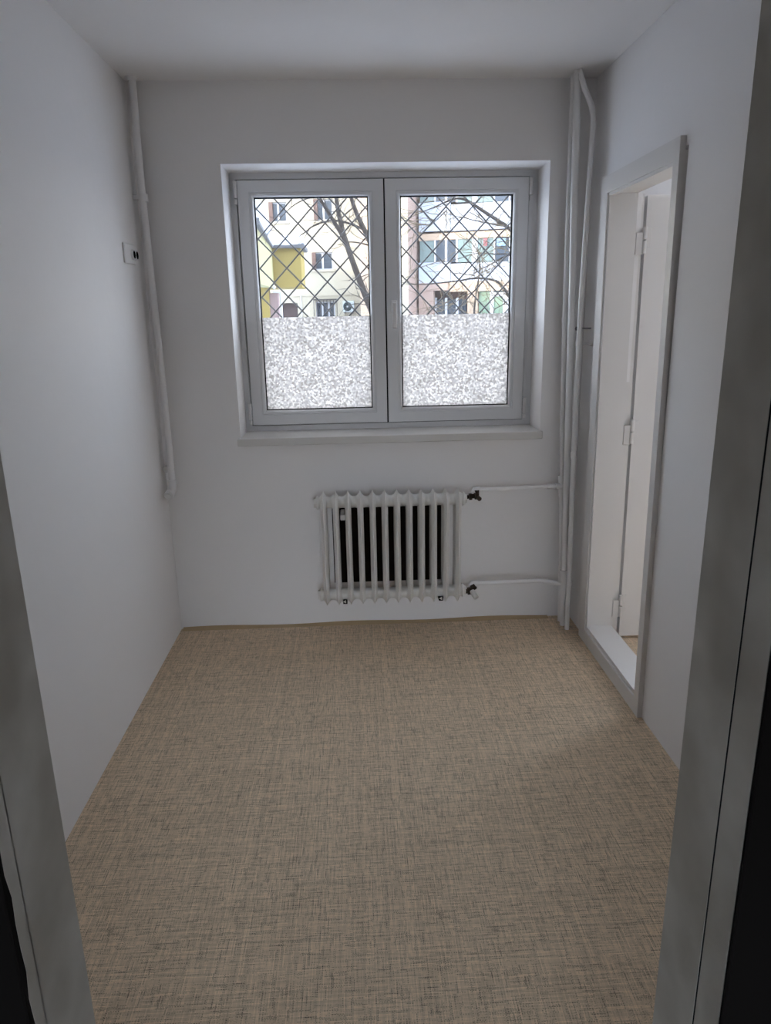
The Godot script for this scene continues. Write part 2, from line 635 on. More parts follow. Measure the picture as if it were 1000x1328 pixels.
# ---------------------------------------------------------------- window
func window() -> void:
	var w := Node3D.new()
	w.name = "window_1"
	add_child(w)
	struct(w, "white double casement window, lower panes covered in frosted film", "window")
	var m: Material = M["white plastic"]
	var x0 := 0.3867
	var x1 := 1.8903
	var y0 := 1.0173
	var y1 := 2.2655
	var F := -0.2175
	var st := mb()
	rect_frame(st, x0, x1, y0, y1, [[0.0, F - 0.07], [0.0, F], [0.027, F], [0.0285, F - 0.002], [0.0285, F - 0.016], [0.060, F - 0.016], [0.060, F - 0.07]])
	bx(st, Vector3(1.8488, y0 + 0.0280, F - 0.03), Vector3(1.8625, y1 - 0.0280, F - 0.0004))
	part("frame", st, m, w)
	st = mb()
	rect_frame(st, x0 + 0.0325, 1.8492, y0 + 0.0285, y1 - 0.0295, [[0.0, F - 0.02], [0.0, F - 0.004], [0.012, F - 0.004], [0.012, F - 0.02]])
	part("seam_shade", st, M["rubber and gap shade"], w)  # black ring that paints the shadow line between sashes and frame
	# centre post hidden behind the sashes
	st = mb()
	bx(st, Vector3(1.112, y0 + 0.03, F - 0.068), Vector3(1.151, y1 - 0.03, F - 0.018))
	part("meeting_post", st, m, w)
	st = mb()
	bx(st, Vector3(1.1265, y0 + 0.033, F - 0.018), Vector3(1.1375, y1 - 0.033, F + 0.002))
	part("meeting_gap_shade", st, M["rubber and gap shade"], w)  # black strip that paints the dark gap where the sashes meet
	var sx := [[0.4225, 1.1285], [1.1355, 1.8450]]
	for k in 2:
		var a: float = sx[k][0]
		var b: float = sx[k][1]
		var c := 1.0495
		var e := 2.2325
		st = mb()
		rect_frame(st, a, b, c, e, [[0.0, F - 0.014], [0.0, F + 0.010], [0.003, F + 0.013], [0.054, F + 0.013], [0.056, F + 0.010], [0.056, F - 0.055], [0.0, F - 0.055]])
		var sash := part("sash", st, m, w)
		st = mb()
		rect_frame(st, a + 0.0562, b - 0.0562, c + 0.0562, e - 0.0562, [[0.0, F - 0.03], [0.0, F + 0.010], [0.002, F + 0.0115], [0.012, F + 0.008], [0.017, F + 0.001], [0.019, F - 0.006], [0.019, F - 0.03]])
		part("glazing_bead", st, m, sash)
		st = mb()
		rect_frame(st, a + 0.0752, b - 0.0752, c + 0.0752, e - 0.0752, [[0.0, F - 0.03], [0.0, F - 0.008], [0.005, F - 0.010], [0.005, F - 0.03]])
		part("gasket", st, M["rubber and gap shade"], sash)
		st = mb()
		bx(st, Vector3(a + 0.074, c + 0.074, F - 0.016), Vector3(b - 0.074, e - 0.074, F - 0.012))
		part("glass_pane", st, M["window glass"], sash)
		st = mb()
		bx(st, Vector3(a + 0.079, c + 0.079, F - 0.0112), Vector3(b - 0.079, 1.5935, F - 0.0106))
		part("frosted_film", st, M["patterned frosted film"], sash)
		# hinges on the outer side
		var hx: float = a - 0.009 if k == 0 else b + 0.009
		for hy in [[2.125, 2.228], [1.056, 1.163]]:
			st = mb()
			var y_a: float = hy[0]
			var y_b: float = hy[1]
			var gap := y_a + 0.022
			tube(st, [Vector3(hx, y_a, F + 0.016), Vector3(hx, gap - 0.003, F + 0.016)], 0.0085)
			tube(st, [Vector3(hx, gap + 0.004, F + 0.016), Vector3(hx, y_b, F + 0.016)], 0.0092)
			bx(st, Vector3(hx - 0.006, y_a + 0.03, F), Vector3(hx + 0.006, y_b - 0.004, F + 0.01), 0.001)
			part("hinge", st, M["pipe paint"], sash)
		if k == 1:
			st = mb()
			bx(st, Vector3(1.157, 1.600, F + 0.0131), Vector3(1.187, 1.668, F + 0.022), 0.004)
			tube(st, [Vector3(1.172, 1.642, F + 0.02), Vector3(1.172, 1.642, F + 0.066)], 0.010)
			bx(st, Vector3(1.160, 1.528, F + 0.058), Vector3(1.184, 1.656, F + 0.072), 0.005)
			part("handle", st, M["pipe paint"], sash)
	# the board below the window
	st = mb()
	bx(st, Vector3(0.372, 0.979, 0.0), Vector3(1.901, 1.0178, 0.022), 0.003)
	bx(st, Vector3(x0 + 0.001, 0.99, -0.28), Vector3(x1 - 0.001, 1.0178, 0.004))
	var sill := part("trim_1", st, M["sill paint"])
	struct(sill, "off-white window sill board below the double window", "window sill")

	# iron grille outside the glass
	var g := thing("security_grille", "dark iron diamond lattice grille outside the window panes", "grille", Vector3(0.0, 0.0, -0.355))
	st = mb()
	rect_frame(st, x0 + 0.004, x1 - 0.004, y0 + 0.004, y1 - 0.004, [[0.0, -0.006], [0.0, 0.006], [0.012, 0.006], [0.012, -0.006]])
	part("frame", st, M["grille iron"], g)
	var px := 0.1375
	var py := 0.1424
	var bx0 := x0 + 0.012
	var bx1 := x1 - 0.012
	var by0 := y0 + 0.012
	var by1 := y1 - 0.012
	for dir in [1.0, -1.0]:
		for i in range(-30, 40):
			# line through (0.632 + i px, 2.123) with slope dir * py / px
			var cx := 0.6295 + i * px
			var cy := 2.123
			var sl: float = dir * py / px
			var pts := []
			for yy in [by0, by1]:
				var xx: float = cx + (yy - cy) / sl
				pts.append(Vector2(xx, yy))
			var t0 := 0.0
			var t1 := 1.0
			var p: Vector2 = pts[0]
			var q: Vector2 = pts[1]
			var dx := q.x - p.x
			var ta := (bx0 - p.x) / dx
			var tb := (bx1 - p.x) / dx
			t0 = maxf(t0, minf(ta, tb))
			t1 = minf(t1, maxf(ta, tb))
			if t1 - t0 < 0.02: continue
			var a := p.lerp(q, t0)
			var b := p.lerp(q, t1)
			var zz := 0.0035 if dir > 0 else -0.0035
			st = mb()
			cyl(st, Vector3(a.x, a.y, zz), Vector3(b.x, b.y, zz), 0.0039, 8)
			part("bar", st, M["grille iron"], g)

# ---------------------------------------------------------------- radiator
func section_field(p: Vector3) -> float:
	# p about the section's centre; x across, y up, z to the room
	var q := Vector2(absf(p.y) - 0.232, absf(p.z) - 0.007)
	# rounded loop of the two columns
	var dr := Vector2(maxf(q.x, 0.0), maxf(q.y, 0.0)).length() + minf(maxf(q.x, q.y), 0.0) - 0.036
	var body := (absf(p.x) / 0.0155 + absf(dr) / 0.029 - 1.0) * 0.0137
	var hy := absf(p.y) - 0.243
	var hub_r := 0.0285 + 0.0085 * pow(1.0 - minf(absf(p.x) / 0.03025, 1.0), 2.0)
	var hub := Vector2(hy, p.z).length() - hub_r
	var k := 0.010
	var h := clampf(0.5 + 0.5 * (hub - body) / k, 0.0, 1.0)
	return lerpf(hub, body, h) - k * h * (1.0 - h)

func nets(f: Callable, lo: Vector3, hi: Vector3, cell: float) -> ArrayMesh:
	var n := Vector3i(((hi - lo) / cell).ceil())
	var vals := PackedFloat32Array()
	var sx := n.x + 1
	var sy := n.y + 1
	var sz := n.z + 1
	vals.resize(sx * sy * sz)
	for k in sz:
		for j in sy:
			for i in sx:
				vals[(k * sy + j) * sx + i] = f.call(lo + Vector3(i, j, k) * cell)
	var idx := {}
	var verts := PackedVector3Array()
	var norms := PackedVector3Array()
	var corners := []
	for c in 8:
		corners.append(Vector3i(c & 1, (c >> 1) & 1, (c >> 2) & 1))
	var edges := [[0, 1], [2, 3], [4, 5], [6, 7], [0, 2], [1, 3], [4, 6], [5, 7], [0, 4], [1, 5], [2, 6], [3, 7]]
	for k in n.z:
		for j in n.y:
			for i in n.x:
				var v := []
				var neg := 0
				for c in corners:
					var x: float = vals[((k + c.z) * sy + j + c.y) * sx + i + c.x]
					v.append(x)
					if x < 0.0: neg += 1
				if neg == 0 or neg == 8: continue
				var s := Vector3.ZERO
				var cnt := 0
				for e in edges:
					var a: float = v[e[0]]
					var b: float = v[e[1]]
					if (a < 0.0) == (b < 0.0): continue
					s += Vector3(corners[e[0]]).lerp(Vector3(corners[e[1]]), a / (a - b))
					cnt += 1
				var p := lo + (Vector3(i, j, k) + s / cnt) * cell
				idx[(k * n.y + j) * n.x + i] = verts.size()
				verts.append(p)
				var e2 := 0.0012
				norms.append(Vector3(f.call(p + Vector3(e2, 0, 0)) - f.call(p - Vector3(e2, 0, 0)), f.call(p + Vector3(0, e2, 0)) - f.call(p - Vector3(0, e2, 0)), f.call(p + Vector3(0, 0, e2)) - f.call(p - Vector3(0, 0, e2))).normalized())
	var ind := PackedInt32Array()
	var step := [Vector3i(1, 0, 0), Vector3i(0, 1, 0), Vector3i(0, 0, 1)]
	for k in range(0, n.z):
		for j in range(0, n.y):
			for i in range(0, n.x):
				for ax in 3:
					var u: Vector3i = step[(ax + 1) % 3]
					var w: Vector3i = step[(ax + 2) % 3]
					var here := Vector3i(i, j, k)
					if (u.x + w.x) * i < 0: continue
					var bad := false
					for c in 3:
						if (u[c] + w[c]) > 0 and here[c] == 0: bad = true
					if bad: continue
					var a: float = vals[(k * sy + j) * sx + i]
					var o: Vector3i = here + step[ax]
					var b: float = vals[(o.z * sy + o.y) * sx + o.x]
					if (a < 0.0) == (b < 0.0): continue
					var q := []
					for d in [Vector3i.ZERO, u, u + w, w]:
						var c: Vector3i = here - d
						q.append(idx.get((c.z * n.y + c.y) * n.x + c.x, -1))
					if q.has(-1): continue
					if a < 0.0: ind.append_array([q[0], q[2], q[1], q[0], q[3], q[2]])
					else: ind.append_array([q[0], q[1], q[2], q[0], q[2], q[3]])
	var arr := []
	arr.resize(Mesh.ARRAY_MAX)
	arr[Mesh.ARRAY_VERTEX] = verts
	arr[Mesh.ARRAY_NORMAL] = norms
	arr[Mesh.ARRAY_INDEX] = ind
	var out := ArrayMesh.new()
	out.add_surface_from_arrays(Mesh.PRIMITIVE_TRIANGLES, arr)
	return out

func hex_nut(st: SurfaceTool, a: Vector3, b: Vector3, r: float) -> void:
	tube_flat(st, a, b, r, 6)

func tube_flat(st: SurfaceTool, a: Vector3, b: Vector3, r: float, seg: int) -> void:
	var d := (b - a).normalized()
	var side := d.cross(Vector3.UP if absf(d.y) < 0.8 else Vector3.RIGHT).normalized()
	var up := d.cross(side)
	st.set_smooth_group(-1)
	for k in seg:
		var u := side * cos(TAU * k / seg) + up * sin(TAU * k / seg)
		var v := side * cos(TAU * (k + 1) / seg) + up * sin(TAU * (k + 1) / seg)
		quad(st, a + u * r, a + v * r, b + v * r, b + u * r, u + v)
		tri(st, a, a + u * r, a + v * r, -d)
		tri(st, b, b + u * r, b + v * r, d)

const RZ := 0.130
const RY := 0.465
const RP := 0.0605
const RX := 0.790
func radiator() -> void:
	# dark brown patch on the wall behind it
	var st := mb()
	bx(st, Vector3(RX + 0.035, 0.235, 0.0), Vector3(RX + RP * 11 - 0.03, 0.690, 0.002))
	tag(part("brown_wall_patch", st, M["dark brown patch"]), "dark brown patch on the wall behind the radiator", "wall patch")
	var r := thing("radiator", "white painted cast-iron column radiator of twelve sections under the window", "radiator", Vector3(RX, RY, RZ))
	var mesh := nets(section_field, Vector3(-0.0333, -0.312, -0.084), Vector3(0.0333, 0.312, 0.084), 0.0037)
	for i in 12:
		var o := part("section", mesh, M["radiator paint"], r)
		o.position = Vector3(RP * i, 0, 0)
	for y in [0.243, -0.243]:
		st = mb()
		tube(st, [Vector3(-0.026, y, 0), Vector3(-0.036, y, 0)], [0.036, 0.031], 20)
		hex_nut(st, Vector3(-0.036, y, 0), Vector3(-0.046, y, 0), 0.025)
		part("end_plug", st, M["radiator paint"], r)
		st = mb()
		var xe := RP * 11
		tube(st, [Vector3(xe + 0.026, y, 0), Vector3(xe + 0.036, y, 0)], [0.036, 0.031], 20)
		hex_nut(st, Vector3(xe + 0.036, y, 0), Vector3(xe + 0.046, y, 0), 0.022)
		part("end_bushing", st, M["radiator paint"], r)
	# wall brackets under the lower hub and the clamp behind
	for x in [RP * 1.5, RP * 9.6]:
		st = mb()
		bx(st, Vector3(x - 0.011, -0.285, -0.13), Vector3(x + 0.011, -0.272, 0.035), 0.002)
		bx(st, Vector3(x - 0.011, -0.285, 0.028), Vector3(x + 0.011, -0.262, 0.037), 0.002)
		part("support_bracket", st, M["dark slot"], r)
		st = mb()
		tube_flat(st, Vector3(x, -0.270, 0.037), Vector3(x, -0.270, 0.044), 0.009, 3)
		part("bracket_tip", st, M["radiator paint"], r)
	st = mb()
	bx(st, Vector3(RP * 1.32, 0.142, -0.128), Vector3(RP * 1.72, 0.172, -0.02), 0.003)
	part("wall_clamp", st, M["radiator paint"], r)
	# valves on the right end
	var xv := RP * 11 + 0.046
	st = mb()
	cyl(st, Vector3(xv, 0.250, 0), Vector3(xv + 0.022, 0.252, 0), 0.010)
	hex_nut(st, Vector3(xv + 0.012, 0.252, 0), Vector3(xv + 0.026, 0.253, 0), 0.018)
	cyl(st, Vector3(xv + 0.024, 0.254, 0), Vector3(xv + 0.05, 0.256, 0), 0.0125)
	hex_nut(st, Vector3(xv + 0.040, 0.256, 0.002), Vector3(xv + 0.058, 0.256, 0.002), 0.019)
	cyl(st, Vector3(xv + 0.050, 0.256, 0), Vector3(xv + 0.050, 0.285, 0), 0.013)
	cyl(st, Vector3(xv + 0.050, 0.254, 0.0), Vector3(xv + 0.060, 0.246, 0.032), 0.011)
	tag_part(part("valve", st, M["dull brass"], r), "dark brass supply valve")
	st = mb()
	cyl(st, Vector3(xv, -0.252, 0), Vector3(xv + 0.018, -0.252, 0), 0.012)
	hex_nut(st, Vector3(xv + 0.010, -0.252, 0), Vector3(xv + 0.028, -0.250, 0), 0.019)
	cyl(st, Vector3(xv + 0.024, -0.252, 0), Vector3(xv + 0.040, -0.235, 0.0), 0.013)
	hex_nut(st, Vector3(xv + 0.030, -0.234, 0), Vector3(xv + 0.050, -0.220, 0), 0.019)
	var v2 := part("valve", st, M["dull brass"], r)
	tag_part(v2, "dark brass return valve")
	st = mb()
	cyl(st, Vector3(xv + 0.032, -0.248, 0.010), Vector3(xv + 0.050, -0.272, 0.045), 0.0135, 16)
	part("valve_cap", st, M["sill paint"], v2)

func tag_part(o: Node, label: String) -> void:
	o.set_meta("label", label)

# ---------------------------------------------------------------- pipes
func pipes() -> void:
	var m: Material = M["pipe paint"]
	# riser with the supply branch
	var a := thing("heating_pipe", "thin white heating riser nearest the window, feeding the radiator top", "pipe", Vector3.ZERO, "white heating risers in the right corner")
	var st := mb()
	tube(st, [Vector3(1.964, H, 0.05), Vector3(1.968, 2.12, 0.05), Vector3(1.975, 1.645, 0.05), Vector3(1.988, 1.1, 0.05), Vector3(2.004, 0.6, 0.055), Vector3(2.013, 0.36, 0.06), Vector3(2.020, 0.0, 0.068)], 0.0112, 16)
	part("riser", st, m, a)
	st = mb()
	tube(st, [Vector3(1.997, 0.795, 0.052), Vector3(2.003, 0.685, 0.054)], 0.0175, 16)
	tube(st, [Vector3(2.000, 0.740, 0.054), Vector3(1.965, 0.741, 0.062)], 0.0165, 16)
	part("tee_fitting", st, m, a)
	st = mb()
	tube(st, bend([Vector3(1.975, 0.741, 0.060), Vector3(1.90, 0.744, 0.075), Vector3(RX + RP * 11 + 0.096, 0.747, 0.118), Vector3(RX + RP * 11 + 0.096, 0.735, 0.128)], 0.012), 0.0105, 14)
	tube(st, [Vector3(1.968, 0.741, 0.061), Vector3(1.92, 0.743, 0.072)], 0.0128, 14)
	part("branch", st, m, a)
	st = mb()
	var e := Vector3(RX + RP * 11 + 0.096, 0.748, 0.120)
	tube(st, [e + Vector3(-0.012, -0.014, 0.006), e + Vector3(-0.006, 0.0, 0.0), e + Vector3(0.018, 0.002, -0.004)], [0.015, 0.0165, 0.015], 14)
	part("elbow", st, m, a)
	st = mb()
	tube(st, [Vector3(1.9765, 1.567, 0.05), Vector3(1.9769, 1.545, 0.05)], 0.0135, 14)
	part("collar", st, m, a)

	# thick riser with the return branch
	var b := thing("heating_pipe", "thickest white heating riser, middle of the corner group, with lower branch", "pipe", Vector3.ZERO, "white heating risers in the right corner")
	st = mb()
	tube(st, [Vector3(1.968, H, 0.10), Vector3(1.979, 2.11, 0.10), Vector3(1.993, 1.64, 0.10), Vector3(2.003, 1.1, 0.10), Vector3(2.012, 0.6, 0.105), Vector3(2.016, 0.36, 0.11), Vector3(2.019, 0.0, 0.122)], [0.0165, 0.0165, 0.0165, 0.0165, 0.015, 0.0135, 0.0135], 18)
	part("riser", st, m, b)
	st = mb()
	tube(st, [Vector3(2.016, 0.305, 0.112), Vector3(2.018, 0.165, 0.116)], 0.0205, 16)
	tube(st, [Vector3(2.017, 0.235, 0.114), Vector3(2.06, 0.232, 0.114)], 0.0155, 16)
	part("tee_fitting", st, m, b)
	st = mb()
	tube(st, bend([Vector3(2.017, 0.226, 0.114), Vector3(1.915, 0.251, 0.114), Vector3(RX + RP * 11 + 0.090, 0.252, 0.124), Vector3(RX + RP * 11 + 0.090, 0.240, 0.128)], 0.012), 0.0105, 14)
	tube(st, [Vector3(1.932, 0.248, 0.114), Vector3(1.900, 0.2515, 0.1145)], 0.0135, 14)
	part("branch", st, m, b)
	st = mb()
	e = Vector3(RX + RP * 11 + 0.092, 0.253, 0.124)
	tube(st, [e + Vector3(-0.020, -0.016, 0.004), e + Vector3(-0.006, 0.0, 0.0), e + Vector3(0.018, 0.001, -0.002)], [0.014, 0.017, 0.015], 14)
	part("elbow", st, m, b)
	st = mb()
	tube(st, [Vector3(1.9957, 1.532, 0.10), Vector3(1.9963, 1.502, 0.10)], 0.0195, 16)
	part("collar", st, m, b)
	st = mb()
	cyl(st, Vector3(2.008, 1.517, 0.112), Vector3(2.088, 1.517, 0.105), 0.004, 8)
	hex_nut(st, Vector3(2.012, 1.517, 0.113), Vector3(2.022, 1.517, 0.112), 0.010)
	part("clamp_screw", st, M["steel"], b)

	# thin front riser that swerves under the ceiling
	var c := thing("heating_pipe", "thin white front riser that bends sideways just under the ceiling", "pipe", Vector3.ZERO, "white heating risers in the right corner")
	st = mb()
	tube(st, bend([Vector3(1.972, H, 0.12), Vector3(1.976, 2.56, 0.125), Vector3(2.034, 2.425, 0.15), Vector3(2.027, 2.10, 0.15), Vector3(2.020, 1.64, 0.15), Vector3(2.021, 1.1, 0.15), Vector3(2.026, 0.7, 0.155), Vector3(2.030, 0.39, 0.16), Vector3(2.028, 0.0, 0.175)], 0.05), 0.0118, 16)
	part("riser", st, m, c)
	st = mb()
	tube(st, [Vector3(2.020, 1.462, 0.15), Vector3(2.020, 1.438, 0.15)], 0.0145, 14)
	bx(st, Vector3(2.024, 1.443, 0.144), Vector3(2.075, 1.457, 0.152), 0.001)
	cyl(st, Vector3(2.068, 1.450, 0.148), Vector3(2.088, 1.450, 0.148), 0.013)
	part("wall_clamp", st, m, c)
	st = mb()
	tube(st, [Vector3(2.0225, 0.935, 0.152), Vector3(2.023, 0.900, 0.1525)], 0.0155, 14)
	part("collar", st, m, c)

	# lone pipe in the left corner, stopped short
	var l := thing("gas_pipe", "white capped pipe hanging down the left corner beside the outlet", "pipe")
	st = mb()
	tube(st, bend([Vector3(0.046, H, 0.056), Vector3(0.042, 2.3, 0.06), Vector3(0.040, 2.116, 0.06), Vector3(0.046, 1.335, 0.06), Vector3(0.044, 0.80, 0.06)], 0.03), 0.0165, 18)
	part("riser", st, m, l)
	st = mb()
	tube(st, [Vector3(0.045, 2.135, 0.06), Vector3(0.045, 2.105, 0.06)], 0.021, 16)
	bx(st, Vector3(0.0, 2.112, 0.050), Vector3(0.04, 2.130, 0.072), 0.002)
	part("wall_clamp", st, m, l)
	st = mb()
	tube(st, [Vector3(0.044, 0.830, 0.06), Vector3(0.044, 0.812, 0.06)], 0.022, 16)
	tube(st, bend([Vector3(0.044, 0.82, 0.06), Vector3(0.044, 0.775, 0.06), Vector3(0.036, 0.765, 0.115)], 0.03), 0.0185, 16)
	part("elbow", st, m, l)
	st = mb()
	cyl(st, Vector3(0.0385, 0.768, 0.100), Vector3(0.0355, 0.7645, 0.120), 0.0225, 18)
	hex_nut(st, Vector3(0.0357, 0.7648, 0.118), Vector3(0.0345, 0.763, 0.130), 0.013)
	part("cap", st, m, l)
	st = mb()
	cyl(st, Vector3(0.022, 0.888, 0.0), Vector3(0.022, 0.884, 0.055), 0.008)
	cyl(st, Vector3(0.022, 0.884, 0.050), Vector3(0.022, 0.883, 0.068), 0.016, 18)
	part("wall_bolt", st, M["sill paint"], l)
	st = mb()
	tube(st, [Vector3(0.044, 2.6, 0.057), Vector3(0.044, 2.585, 0.057)], [0.026, 0.022], 18)
	part("ceiling_collar", st, m, l)

# ---------------------------------------------------------------- outlet on the left wall
func outlet() -> void:
	var o := thing("outlet", "white wall outlet with two dark round sockets high on the left wall", "outlet", Vector3(0.0, 1.872, 0.225))
	var st := mb()
	bx(st, Vector3(0.0, -0.042, -0.075), Vector3(0.010, 0.042, 0.078), 0.004)
	part("plate", st, M["white wall paint"], o)
	for z in [-0.020, -0.062]:
		st = mb()
		tube(st, [Vector3(0.008, -0.002, z), Vector3(0.020, -0.002, z)], [0.0215, 0.0205], 24)
		var k := part("socket_rim", st, M["white plastic"], o)
		st = mb()
		cyl(st, Vector3(0.0195, -0.002, z), Vector3(0.0206, -0.002, z), 0.0165, 24)
		part("socket_hole", st, M["dark slot"], k)

# ---------------------------------------------------------------- outdoors
func far_window(o: Node3D, r: Array, zf: float, depth: float, panes: int, glass: String) -> void:
	var st := mb()
	var t := 0.07
	rect_frame(st, r[0], r[1], r[2], r[3], [[0.0, zf - depth - 0.06], [0.0, zf - depth], [t, zf - depth], [t, zf - depth - 0.06]])
	for k in range(1, panes):
		var x: float = lerpf(r[0], r[1], float(k) / panes)
		bx(st, Vector3(x - t * 0.7, r[2] + t, zf - depth - 0.05), Vector3(x + t * 0.7, r[3] - t, zf - depth + 0.01))
	var f := part("window", st, M["far white frame"], o)
	for k in panes:
		st = mb()
		bx(st, Vector3(lerpf(r[0], r[1], float(k) / panes) + 0.02, r[2] + 0.02, zf - depth - 0.05), Vector3(lerpf(r[0], r[1], float(k + 1) / panes) - 0.02, r[3] - 0.02, zf - depth - 0.035))
		part("pane", st, M[glass], f)

func slab(o: Node3D, called: String, u0: float, v0: float, u1: float, v1: float, z0: float, z1: float, m: String) -> MeshInstance3D:
	var r := on(o, u0, v0, u1, v1, z1)
	var st := mb()
	bx(st, Vector3(r[0], r[2], z0), Vector3(r[1], r[3], z1), 0.01)
	return part(called, st, M[m], o)

func outdoors() -> void:
	# our own building above and beside the room; unseen gable end shaped for its shadow
	var st := mb()
	bx(st, Vector3(-54.0, 2.82, -0.40), Vector3(25.0, 12.0, 9.0))
	bx(st, Vector3(-54.0, -1.2, -0.40), Vector3(-0.35, 2.82, 4.0))
	bx(st, Vector3(4.85, -1.2, -0.40), Vector3(25.0, 2.82, 4.0))
	bx(st, Vector3(-0.35, -1.2, -0.40), Vector3(4.85, -0.27, 4.0))
	hexa(st, [Vector3(-69.0, -1.2, -0.4), Vector3(-54.0, -1.2, -0.4), Vector3(-54.0, -1.2, 9), Vector3(-69.0, -1.2, 9),
		Vector3(-69.0, 16.6, -0.4), Vector3(-54.0, 16.6, -0.4), Vector3(-54.0, 16.6, 9), Vector3(-69.0, 16.6, 9)])
	hexa(st, [Vector3(-69.0, 16.6, -0.4), Vector3(-54.0, 16.6, -0.4), Vector3(-54.0, 16.6, 9), Vector3(-69.0, 16.6, 9),
		Vector3(-61.6, 18.9, -0.4), Vector3(-61.4, 18.9, -0.4), Vector3(-61.4, 18.9, 9), Vector3(-61.6, 18.9, 9)])
	struct(part("wall_outer", st, M["cream render"]), "outer walls of the apartment block that holds the room, with an unseen gable shaped for its shadow", "wall")
	st = mb()
	bx(st, Vector3(-80, -1.4, -120), Vector3(80, -1.2, -0.4))
	var ground := part("ground", st, M["snow"])
	struct(ground, "snow-covered yard between the window and the far buildings", "ground")

	cream_building()
	loggia_building()
	yellow_extension()
	trees()

func cream_building() -> void:
	var o := thing("apartment_building", "cream apartment building straight across the yard, with small shuttered windows", "building", Vector3(0, -1.2, -37))
	var wins := [[349, 262, 372, 288], [407, 258, 432, 286], [405, 327, 432, 350], [352, 198, 372, 224], [409, 196, 432, 222]]
	var holes := []
	for w in wins:
		holes.append(on(o, w[0], w[1], w[2], w[3], 0.0))
	var gw := on(o, 410, 391, 435, 420, 0.0)
	var dr := on(o, 366, 393, 387, 440, 0.0)
	holes += [gw, dr]
	var st := mb()
	var xr: float = loc(o, 490, 330, 0.0).x
	holed(st, -26.0, xr, 0.0, 17.0, -0.4, 0.0, holes)
	part("wall", st, M["cream render"], o)
	st = mb()
	bx(st, Vector3(-26.0, 0.0, -9.0), Vector3(xr, 17.0, -0.45))
	part("inner_mass", st, M["grey fascia"], o)
	for k in wins.size():
		far_window(o, holes[k], 0.0, 0.14, 2, "far dark glass")
		var r: Array = holes[k]
		st = mb()
		bx(st, Vector3(r[0] - 0.02, r[2], -0.12), Vector3(r[0] + 0.20, r[3], 0.03), 0.01)
		part("shutter", st, M["brown shutter"], o)
		st = mb()
		bx(st, Vector3(r[0] - 0.1, r[2] - 0.1, -0.2), Vector3(r[1] + 0.1, r[2], 0.08), 0.01)
		part("window_ledge", st, M["cream render"], o)
	far_window(o, gw, 0.0, 0.2, 3, "far dark glass")
	# bars in front of the ground-floor window
	var cage := Node3D.new()
	cage.name = "window_bars"
	o.add_child(cage)
	for i in 8:
		st = mb()
		var x: float = lerpf(gw[0] - 0.1, gw[1] + 0.1, i / 7.0)
		cyl(st, Vector3(x, gw[2] - 0.1, 0.14), Vector3(x, gw[3] + 0.1, 0.14), 0.02, 6)
		part("bar", st, M["grille iron"], cage)
	st = mb()
	for y in [gw[3] + 0.1, gw[2] - 0.1]:
		st = mb()
		bx(st, Vector3(gw[0] - 0.12, y - 0.03, 0.0), Vector3(gw[1] + 0.12, y + 0.03, 0.16), 0.0)
		part("rail", st, M["grille iron"], cage)
	st = mb()
	bx(st, Vector3(dr[0], 0.0, -0.3), Vector3(dr[1], dr[3], -0.2), 0.01)
	part("entrance_door", st, M["brown door"], o)
	# white pipes and joints on the render
	st = mb()
	var a := loc(o, 390, 383, 0.05)
	var b := loc(o, 392, 420, 0.05)
	cyl(st, a, b, 0.04, 8)
	part("downpipe", st, M["far white frame"], o)
	st = mb()
	bx(st, Vector3(loc(o, 375, 383, 0).x, loc(o, 400, 383, 0).y - 0.04, 0.0), Vector3(xr, loc(o, 400, 383, 0).y + 0.04, 0.05))
	part("string_course", st, M["cream render"], o)
	# air conditioner: a thing of its own on that wall
	var lo := at_z(445, 405, -36.6)
	var hi := at_z(459.5, 390, -36.6)
	var ac := thing("air_conditioner", "white outdoor air conditioner unit with round dark fan on the cream wall", "air conditioner", Vector3((lo.x + hi.x) / 2, (lo.y + hi.y) / 2, -36.8))
	var hw := (hi.x - lo.x) / 2
	var hh := (hi.y - lo.y) / 2
	st = mb()
	bx(st, Vector3(-hw, -hh, -0.15), Vector3(hw, hh, 0.2), 0.03)
	part("casing", st, M["unit white"], ac)
	st = mb()
	tube(st, [Vector3(-hw * 0.2, 0, 0.195), Vector3(-hw * 0.2, 0, 0.215)], hh * 0.80, 24)
	part("fan_grille", st, M["unit fan"], ac)
	st = mb()
	tube(st, [Vector3(-hw * 0.2, 0, 0.21), Vector3(-hw * 0.2, 0, 0.235)], hh * 0.2, 12)
	part("fan_hub", st, M["unit white"], ac)
	st = mb()
	for x in [-hw * 0.7, hw * 0.7]:
		st = mb()
		bx(st, Vector3(x - 0.03, -hh - 0.06, -0.2), Vector3(x + 0.03, -hh, 0.2))
		part("bracket", st, M["grey fascia"], ac)

